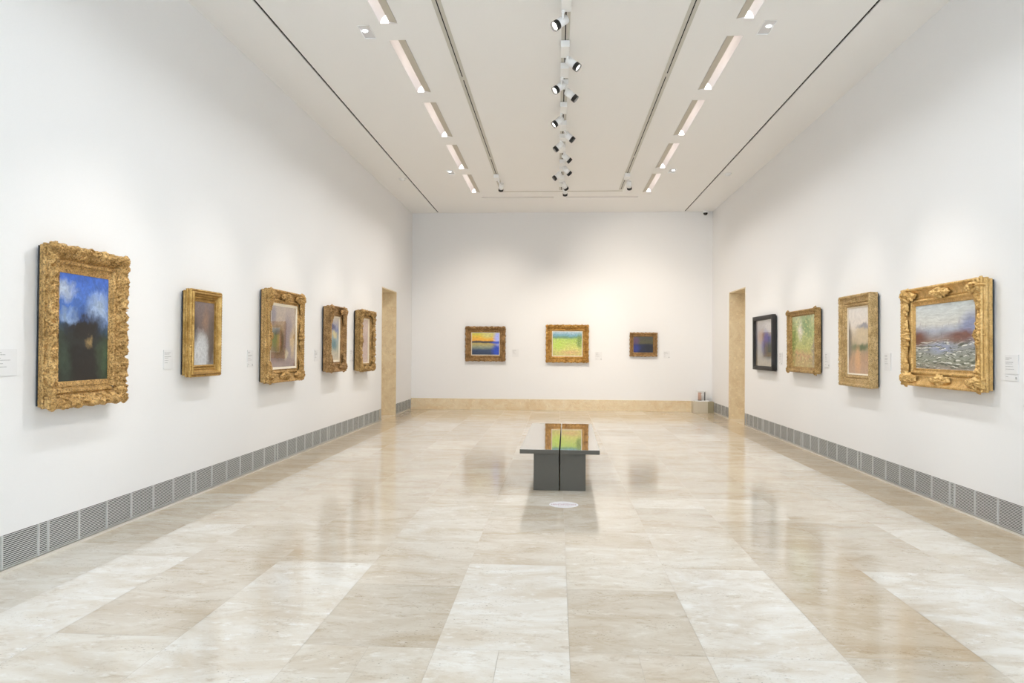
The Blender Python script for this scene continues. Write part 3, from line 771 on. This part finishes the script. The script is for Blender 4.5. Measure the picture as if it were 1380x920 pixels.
P = {}
P['L1'] = paint_mat('abstract_blue_over_dark', [(0, (26, 24, 24)), (.3, (24, 24, 26)), (.44, (44, 56, 54)), (.54, (52, 82, 112)), (.62, (60, 104, 176)), (.8, (76, 116, 196)), (1, (60, 104, 196))],
    [(.10, .2, .14, .22, (52, 68, 56), .6), (.92, .22, .12, .24, (60, 78, 58), .6), (.12, .84, .16, .07, (186, 200, 220), .7), (.8, .7, .2, .10, (164, 184, 212), .7), (.5, .5, .34, .14, (24, 22, 24), .4), (.2, .62, .12, .05, (150, 176, 214), .7), (.62, .36, .05, .05, (150, 126, 84), .6)],
    distort=.17, strokes=((.22, (9, 12)),), seed=2.)
P['L2'] = paint_mat('abstract_brown_over_white', [(0, (196, 198, 200)), (.3, (188, 188, 190)), (.5, (120, 104, 98)), (.62, (106, 88, 82)), (1, (122, 106, 104))],
    [(.85, .3, .22, .4, (96, 84, 78), .4), (.1, .52, .12, .18, (72, 60, 56), .5), (.56, .74, .12, .16, (140, 110, 92), .7), (.32, .18, .36, .30, (200, 202, 204), .4)], distort=.16, seed=5.)
P['L3'] = paint_mat('abstract_mauve_tan', [(0, (142, 112, 108)), (.3, (150, 124, 116)), (.6, (176, 154, 128)), (1, (170, 152, 138))],
    [(.3, .4, .28, .26, (74, 62, 40), .3), (.32, .42, .08, .16, (150, 96, 56), .6), (.7, .48, .16, .42, (132, 112, 118), .3), (.1, .85, .12, .14, (116, 104, 120), .5), (.88, .4, .08, .2, (200, 168, 108), .5), (.62, .2, .06, .1, (196, 182, 150), .4)], distort=.12, rough=.4, seed=8.)
P['L4'] = paint_mat('abstract_cream_blue', [(0, (206, 192, 172)), (.3, (170, 176, 160)), (.5, (150, 170, 178)), (.7, (120, 130, 170)), (1, (196, 186, 172))],
    [(.3, .75, .3, .08, (60, 62, 110), .4), (.45, .35, .3, .12, (90, 130, 140), .5), (.55, .58, .3, .08, (206, 196, 150), .4)], distort=.16, seed=11.)
P['L5'] = paint_mat('abstract_pale_pink', [(0, (206, 186, 180)), (.5, (196, 176, 172)), (1, (210, 192, 184))], [(.18, .45, .14, .4, (112, 86, 74), .4)], distort=.06, seed=14.)
P['B1'] = paint_mat('abstract_sunset_blue', [(0, (38, 52, 78)), (.22, (48, 66, 100)), (.36, (150, 156, 130)), (.52, (190, 170, 96)), (.56, (52, 50, 60)), (.61, (70, 62, 58)), (.65, (244, 176, 60)), (.85, (232, 200, 70)), (1, (200, 206, 90))],
    [(.95, .2, .2, .3, (30, 70, 190), .4), (.97, .8, .16, .34, (176, 184, 250), .4), (.92, .56, .22, .05, (50, 80, 200), .4), (.6, .9, .2, .12, (214, 206, 130), .6)], distort=.05, strokes=((.2, (8, 40)),), seed=17.)
P['B2'] = paint_mat('abstract_green_field', [(0, (196, 190, 110)), (.3, (206, 206, 110)), (.68, (176, 204, 96)), (.76, (110, 150, 120)), (.85, (120, 170, 190)), (1, (186, 204, 216))],
    [(.93, .6, .1, .26, (128, 152, 70), .5), (.6, .12, .3, .1, (212, 180, 120), .6), (.2, .45, .2, .16, (188, 214, 90), .6)], distort=.09, flecks=[((84, 132, 130), 18, 24, .6, .8, .68, 1.), ((240, 236, 190), 22, 30, .6, .6, 0, .7)], seed=20.)
P['B3'] = paint_mat('abstract_night_blue', [(0, (26, 28, 52)), (.42, (30, 34, 66)), (.5, (44, 44, 60)), (.56, (88, 84, 56)), (1, (74, 74, 64))],
    [(.12, .7, .16, .22, (98, 72, 104), .5), (.1, .25, .2, .25, (44, 54, 130), .5), (.8, .3, .3, .22, (26, 26, 38), .4)], distort=.07, seed=23.)
P['R1'] = paint_mat('abstract_blue_beige', [(0, (184, 170, 140)), (.2, (150, 142, 128)), (.55, (128, 132, 150)), (1, (176, 166, 160))],
    [(.62, .5, .28, .2, (92, 96, 190), .4), (.3, .62, .18, .14, (170, 128, 104), .5), (.8, .36, .3, .16, (92, 96, 80), .5), (.75, .85, .28, .12, (200, 196, 196), .5)], distort=.14, seed=26.)
P['R2'] = paint_mat('abstract_green_foliage', [(0, (176, 158, 98)), (.22, (190, 150, 106)), (.34, (178, 178, 98)), (.7, (166, 180, 116)), (1, (182, 192, 150))],
    [(.35, .72, .1, .14, (224, 216, 204), .6), (.08, .5, .1, .3, (118, 136, 62), .5), (.9, .3, .08, .3, (156, 142, 120), .5), (.6, .8, .16, .2, (122, 150, 92), .6)], distort=.16, flecks=[((212, 206, 140), 16, 20, .56, .7, 0, 1), ((112, 126, 66), 14, 18, .58, .6, 0, 1)], seed=29.)
P['R3'] = paint_mat('abstract_pale_street_tones', [(0, (198, 164, 138)), (.25, (186, 150, 120)), (.42, (140, 138, 110)), (.5, (190, 170, 140)), (.66, (214, 200, 180)), (.74, (226, 216, 206)), (1, (226, 220, 214))],
    [(.72, .6, .34, .13, (206, 188, 156), .3), (.8, .71, .34, .035, (150, 146, 154), .5), (.05, .5, .1, .26, (132, 122, 110), .4), (.6, .40, .36, .05, (92, 106, 70), .5), (.45, .2, .12, .2, (214, 168, 124), .5)], distort=.09, strokes=((.07, (10, 16)),),
    flecks=[((86, 70, 66), 34, 26, .64, .7, 0, .45)], seed=32.)
P['R4'] = paint_mat('abstract_grey_river_tones', [(0, (150, 136, 126)), (.14, (142, 146, 128)), (.38, (150, 152, 156)), (.44, (148, 124, 108)), (.52, (150, 144, 148)), (.6, (168, 174, 188)), (.7, (206, 206, 200)), (1, (196, 204, 206))],
    [(.96, .62, .18, .2, (138, 146, 178), .4), (.05, .48, .14, .12, (112, 72, 62), .5), (.8, .5, .22, .08, (120, 80, 72), .5), (.45, .33, .2, .08, (150, 158, 184), .6)], distort=.06,
    strokes=((.14, (7, 26)),), flecks=[((74, 80, 62), 9, 30, .52, .9, 0, .42), ((226, 226, 218), 8, 34, .56, .9, 0, .44), ((116, 96, 104), 46, 5, .62, .6, .45, .72)], seed=35.)

LB = {}
# left wall, nearest first
t, w, h, m, d = picture('framed_painting', 'left', 4.60, 5.452, 1.004, 2.112, 4.745, 5.305, 1.182, 1.930, 'large ornate gold-framed painting, blue above dark below, nearest on left wall', G_old, P['L1'], 'carved', depth=.125, step=.0055, seed=1.3, cdepth=.06)
for (x, z, a) in ((-w/2+.03, .035, ((1, 0), (0, 1))), (w/2-.03, .035, ((-1, 0), (0, 1))), (-w/2+.03, h-.035, ((1, 0), (0, -1))), (w/2-.03, h-.035, ((-1, 0), (0, -1)))):
    cartouche(t, x, z, d*.93, [(dx, dz, .06, .025) for dx, dz in a], .085, x*7+z, G_old)
picture('framed_painting', 'left', 6.462, 7.068, 1.150, 1.962, 6.565, 6.975, 1.257, 1.852, 'slender gold-framed painting, brown above and white below, second on the left wall', gold('gilding_deep_yellow', (.74, .50, .19), (.48, .29, .08), (.13, .07, .02), .34, carve=.35), P['L2'], 'fluted', depth=.12, step=.006, seed=2.1, cdepth=.035)
t, w, h, m, d = picture('framed_painting', 'left', 8.225, 9.405, 1.008, 2.118, 8.385, 9.245, 1.165, 1.958, 'large glazed gold-framed painting with cream liner, middle of the left wall', G_old, P['L3'], 'swept', depth=.125, liner=.028, glass=True, step=.008, seed=3.3, cdepth=.05)
def swept_set(t, w, h, m, d, mat, sz, seed, mids=True, over=.02):
    for (x, z, a) in ((-w/2+sz*.46, sz*.46, ((1, 0), (0, 1))), (w/2-sz*.46, sz*.46, ((-1, 0), (0, 1))), (-w/2+sz*.46, h-sz*.46, ((1, 0), (0, -1))), (w/2-sz*.46, h-sz*.46, ((-1, 0), (0, -1)))):
        cartouche(t, x, z, d*.86, [(dx, dz, sz*.72, sz*.34) for dx, dz in a], sz, seed+x*5+z*3, mat)
    if mids:
        for (x, z, a) in ((0, m*.45-over*.3, ((1, 0), (-1, 0))), (0, h-m*.45+over*.3, ((1, 0), (-1, 0))), (-w/2+m*.45-over*.3, h/2, ((0, 1), (0, -1))), (w/2-m*.45+over*.3, h/2, ((0, 1), (0, -1)))):
            cartouche(t, x, z, d*.84, [(dx, dz, sz*.62, sz*.28) for dx, dz in a], sz*.8, seed+x*3+z*7+1, mat, 'centre_ornament')
swept_set(t, w, h, m, d, G_old, .15, 4.)
t, w, h, m, d = picture('framed_painting', 'left', 10.48, 11.275, 1.068, 2.056, 10.665, 11.09, 1.225, 1.915, 'brownish gold-framed painting with pale blue strip of canvas, fourth on the left wall', G_brown, P['L4'], 'swept', depth=.145, liner=.022, step=.009, seed=5.3, cdepth=.07)
swept_set(t, w, h, m, d, G_brown, .15, 9., mids=False)
t, w, h, m, d = picture('framed_painting', 'left', 12.15, 13.07, 1.032, 2.085, 12.35, 12.87, 1.160, 1.945, 'carved gold-framed painting with pale pink canvas, farthest on the left wall', G_dull, P['L5'], 'carved', depth=.15, liner=.015, step=.011, seed=6.7, cdepth=.085)
swept_set(t, w, h, m, d, G_dull, .13, 2., mids=True)
# right wall, nearest first
t, w, h, m, d = picture('framed_painting', 'right', 6.18, 7.58, 1.092, 2.04, 6.365, 7.39, 1.255, 1.868, 'wide bright gold-framed painting with leafy corners, nearest on the right wall', G_warm, P['R4'], 'swept', depth=.12, step=.007, seed=7.7, cdepth=.052)
swept_set(t, w, h, m, d, G_warm, .15, 6.)
picture('framed_painting', 'right', 8.32, 9.21, 1.010, 2.088, 8.47, 9.06, 1.150, 1.948, 'tall pale-canvas painting in a flat carved gold frame, second on the right wall', gold('gilding_pale', (.82, .62, .34), (.58, .41, .19), (.24, .15, .06), .45), P['R3'], 'flatcarved', depth=.115, liner=.014, step=.008, seed=8.9, cdepth=.055)
t, w, h, m, d = picture('framed_painting', 'right', 10.07, 11.30, 1.112, 2.018, 10.165, 11.205, 1.195, 1.938, 'green and yellow painting in a slim gold frame, third on the right wall', G_dull, P['R2'], 'slim', depth=.10, step=.010, seed=9.9, cdepth=.045)
for (x, z) in ((-w/2+.03, .03), (w/2-.03, .03), (-w/2+.03, h-.03), (w/2-.03, h-.03)): cartouche(t, x, z, d*.9, [], .09, x+z*3, G_dull)
picture('framed_painting', 'right', 12.10, 13.30, 1.095, 2.025, 12.17, 13.23, 1.165, 1.955, 'glazed blue-beige picture in plain black frame, beside the right doorway', M_blackwood, P['R1'], 'box', depth=.08, glass=True, cdepth=.03)
# back wall
t, w, h, m, d = picture('framed_painting', 'back', -2.219, -1.276, 1.144, 1.957, -2.081, -1.414, 1.283, 1.818, 'yellow and blue painting in brown gold frame, left on the back wall', G_brown, P['B1'], 'carved', depth=.09, liner=.012, step=.011, seed=12.3, cdepth=.05)
swept_set(t, w, h, m, d, G_brown, .10, 3.)
t, w, h, m, d = picture('framed_painting', 'back', -.327, .667, 1.127, 2.005, -.184, .524, 1.270, 1.862, 'bright green painting in golden frame, middle of the back wall', gold('gilding_amber', (.82, .52, .18), (.56, .31, .08), (.13, .07, .02), .36), P['B2'], 'carved', depth=.09, liner=.014, step=.011, seed=13.3, cdepth=.05)
swept_set(t, w, h, m, d, bpy.data.materials['gilding_amber'], .10, 7.)
picture('framed_painting', 'back', 1.617, 2.248, 1.279, 1.832, 1.707, 2.158, 1.372, 1.742, 'small dark blue painting in a dull brown frame, right on the back wall', G_brown, P['B3'], 'carved', depth=.07, step=.010, seed=14.3, cdepth=.035)

# ================================================================== WALL LABELS
def wlabel(wall, uc, z0, z1, wd, label, two=False, rows=6, seed=1):
    if wall == 'left': loc, rz = (-W, uc, z0), PI/2
    elif wall == 'right': loc, rz = (W, uc, z0), -PI/2
    else: loc, rz = (uc, D, z0), 0
    t = thing('wall_label', loc, label, 'wall label', 'white text labels beside the paintings', rz=rz)
    h = z1-z0; r = random.Random(seed)
    lo = .055 if two else 0
    bm = bmesh.new(); box(bm, -wd/2, wd/2, -.007, -.0002, lo, h); link('card', bm, M_card, t, bevel=.0008)
    bm = bmesh.new(); z = h-.022; k = 0
    for i in range(rows):
        L_ = wd*r.uniform(.25, .7); x = -wd/2+.012
        while L_ > 0:
            s = min(L_, r.uniform(.006, .018)); box(bm, x, x+s, -.0076, -.0069, z-(.0045 if i in (0, 2) else .0035), z); x += s+.003; L_ -= s+.003
        z -= .013 if i not in (1, 3, 4) else .021
        if z < lo+.01: break
    link('printed_lines', bm, M_ink, t)
    if two:
        bm = bmesh.new(); box(bm, -wd/2, wd/2, -.006, -.0002, 0, lo-.007); link('lower_card', bm, M_card, t, bevel=.0008)
        bm = bmesh.new(); box(bm, -wd/2+.012, -wd/2+.045, -.0066, -.0059, .03, .034); box(bm, wd/2-.03, wd/2-.012, -.0066, -.0059, .014, .032); link('printed_lines', bm, M_ink, t)
wlabel('left', 4.345, 1.236, 1.405, .205, 'white label cut by the left edge of the photo, beside the largest frame', seed=1)
wlabel('left', 6.262, 1.228, 1.397, .15, 'white label between the largest gold frame and the slender one', seed=2)
wlabel('left', 7.995, 1.205, 1.397, .15, 'white label just left of the glazed picture on the left wall', True, seed=3)
wlabel('left', 10.24, 1.236, 1.403, .15, 'white label right of the glazed picture on the left wall', seed=4)
wlabel('left', 12.03, 1.195, 1.405, .14, 'white label between the two farthest pictures of the left wall', True, seed=5)
wlabel('right', 11.91, 1.200, 1.400, .16, 'white label between the black frame and the green picture', True, seed=6)
wlabel('right', 9.90, 1.212, 1.405, .16, 'white label between the green picture and the tall pale picture', True, seed=7)
wlabel('right', 8.13, 1.218, 1.405, .15, 'white label between the tall pale picture and the widest frame', seed=8)
wlabel('right', 5.975, 1.197, 1.402, .165, 'white label near the right edge of the photo, beside the widest frame', True, seed=9)
wlabel('back', -1.045, 1.244, 1.430, .155, 'white label right of the yellow and blue painting on the back wall', seed=10)
wlabel('back', .902, 1.185, 1.380, .16, 'white label right of the green painting on the back wall', True, seed=11)
wlabel('back', 2.474, 1.240, 1.405, .15, 'white label right of the small dark painting on the back wall', True, seed=12)

# ================================================================== BENCH, STICKER, CORNER BOX
t = thing('gallery_bench', (-.035, 7.34, 0), 'dark grey gallery bench with polished split top in the middle of the floor', 'bench', rz=-math.radians(.8))
BL = 2.62
for s in (-1, 1):
    a, b_ = sorted((s*.006, s*.402)); bm = bmesh.new(); box(bm, a, b_, 0, BL, .372, .414)
    o = link('seat_top', bm, M_bench, t, bevel=.002)
    bm = bmesh.new(); a, b_ = sorted((s*.0085, s*.3995)); box(bm, a, b_, .0025, BL-.0025, .4141, .4153); link('polished_surface', bm, M_benchtop, o)
    a, b_ = sorted((s*.007, s*.262))
    for (ya, yb) in ((.03, .95), (1.67, BL-.03)):
        bm = bmesh.new(); box(bm, a, b_, ya, yb, .0005, .3715); link('support_block', bm, M_bench, t, bevel=.002)

t = thing('floor_sticker', (.003, 6.705, 0), 'round white printed sticker on the floor in front of the bench', 'floor sticker')
bm = bmesh.new(); cyl(bm, (0, 0, .0003), (0, 0, .0016), .134, seg=64); link('disc', bm, simple('sticker_white', (.82, .80, .82), .4), t)
bm = bmesh.new(); r = random.Random(5)
for row, (yy, hw, hh) in enumerate(((.045, .045, .016), (.0, .112, .050), (-.055, .05, .014))):
    x = -hw
    while x < hw:
        s = r.uniform(.006, .011)
        box(bm, x, x+s*.45, yy-hh/2, yy+hh/2, .0016, .0019)
        if r.random() < .7: box(bm, x+s*.45, x+s, yy+hh*.5-hh*.2, yy+hh*.5, .0016, .0019)
        if r.random() < .5: box(bm, x+s*.45, x+s, yy-hh*.1, yy+hh*.08, .0016, .0019)
        x += s+.006
link('printed_text', bm, simple('sticker_print', (.42, .22, .26), .5), t)

t = thing('corner_service_box', (3.048, 16.864, 0), 'low beige service box in the far right corner at the foot of the wall', 'box')
bm = bmesh.new(); box(bm, 0, .326, 0, .214, .001, .258); link('front_panel', bm, simple('service_box_beige', (.62, .56, .44), .5), t, bevel=.002)
bm = bmesh.new(); box(bm, .327, .462, .008, .214, .001, .256); link('side_panel', bm, simple('service_box_olive', (.34, .30, .19), .55), t, bevel=.002)

t = thing('climate_recorder', (3.26, 16.96, .2585), 'small glass-sided climate recorder with pink drum on the corner box', 'recorder')
bm = bmesh.new(); box(bm, -.15, .15, -.075, .075, 0, .02); link('base_plate', bm, M_white, t, bevel=.003)
bm = bmesh.new(); box(bm, -.115, .105, -.06, .06, .232, .246); link('lid', bm, M_white, t, bevel=.003)
bm = bmesh.new(); cyl(bm, (-.055, 0, .03), (-.055, 0, .20), .042, seg=28); dr = link('chart_drum', bm, simple('chart_paper', (.66, .44, .36), .6), t)
bm = bmesh.new(); cyl(bm, (-.055, 0, .02), (-.055, 0, .034), .045, seg=28); link('drum_rim', bm, M_black, dr)
bm = bmesh.new(); cyl(bm, (.02, 0, .02), (.02, 0, .22), .008, seg=12); box(bm, -.03, .03, -.05, -.046, .14, .17); link('pen_arm', bm, M_white, t)
bm = bmesh.new(); cyl(bm, (.062, 0, .02), (.062, 0, .21), .010, seg=12); link('sensor_rod', bm, M_black, t)
for (x, y) in ((-.108, -.053), (.098, -.053), (-.108, .053), (.098, .053)):
    bm = bmesh.new(); box(bm, x-.005, x+.005, y-.005, y+.005, .02, .232); link('corner_post', bm, M_white, t)
for y in (-.0535, .0535):
    bm = bmesh.new(); box(bm, -.103, .093, y-.001, y+.001, .0205, .2315); link('glass_pane', bm, M_glass, t)

# ================================================================== LIGHT
wd = bpy.data.worlds.new('daylight'); bpy.context.scene.world = wd; wd.use_nodes = True
bg = wd.node_tree.nodes['Background']; bg.inputs[0].default_value = (.80, .90, 1., 1); bg.inputs[1].default_value = 5.2
for sx in (-1, 1):      # unseen fill lights added so the passages are not dark
    ld = bpy.data.lights.new('passage_fill', 'AREA'); ld.shape = 'DISK'; ld.size = .5; ld.energy = 25; ld.color = (1., .9, .78)
    lo = bpy.data.objects.new('passage_fill', ld); C.objects.link(lo); lo.location = (sx*(W+2.0), (DY0+DY1)/2, 3.28)

# ================================================================== CAMERA
cd = bpy.data.cameras.new('camera'); cam = bpy.data.objects.new('camera', cd); C.objects.link(cam)
cd.sensor_fit = 'HORIZONTAL'; cd.sensor_width = 36; cd.lens = 981.75/1380*36; cd.shift_y = 8.11/1380; cd.clip_start = .05
cam.matrix_world = Matrix.Translation((-.0667, 0, 1.42)) @ Matrix.Rotation(.0618, 4, 'Z') @ Matrix.Rotation(PI/2+.0028, 4, 'X') @ Matrix.Rotation(.0062, 4, 'Z')
sc = bpy.context.scene; sc.camera = cam
sc.view_settings.view_transform = 'Standard'; sc.view_settings.look = 'None'; sc.view_settings.gamma = 1; sc.view_settings.use_curve_mapping = False
sc.view_settings.exposure = 0.05
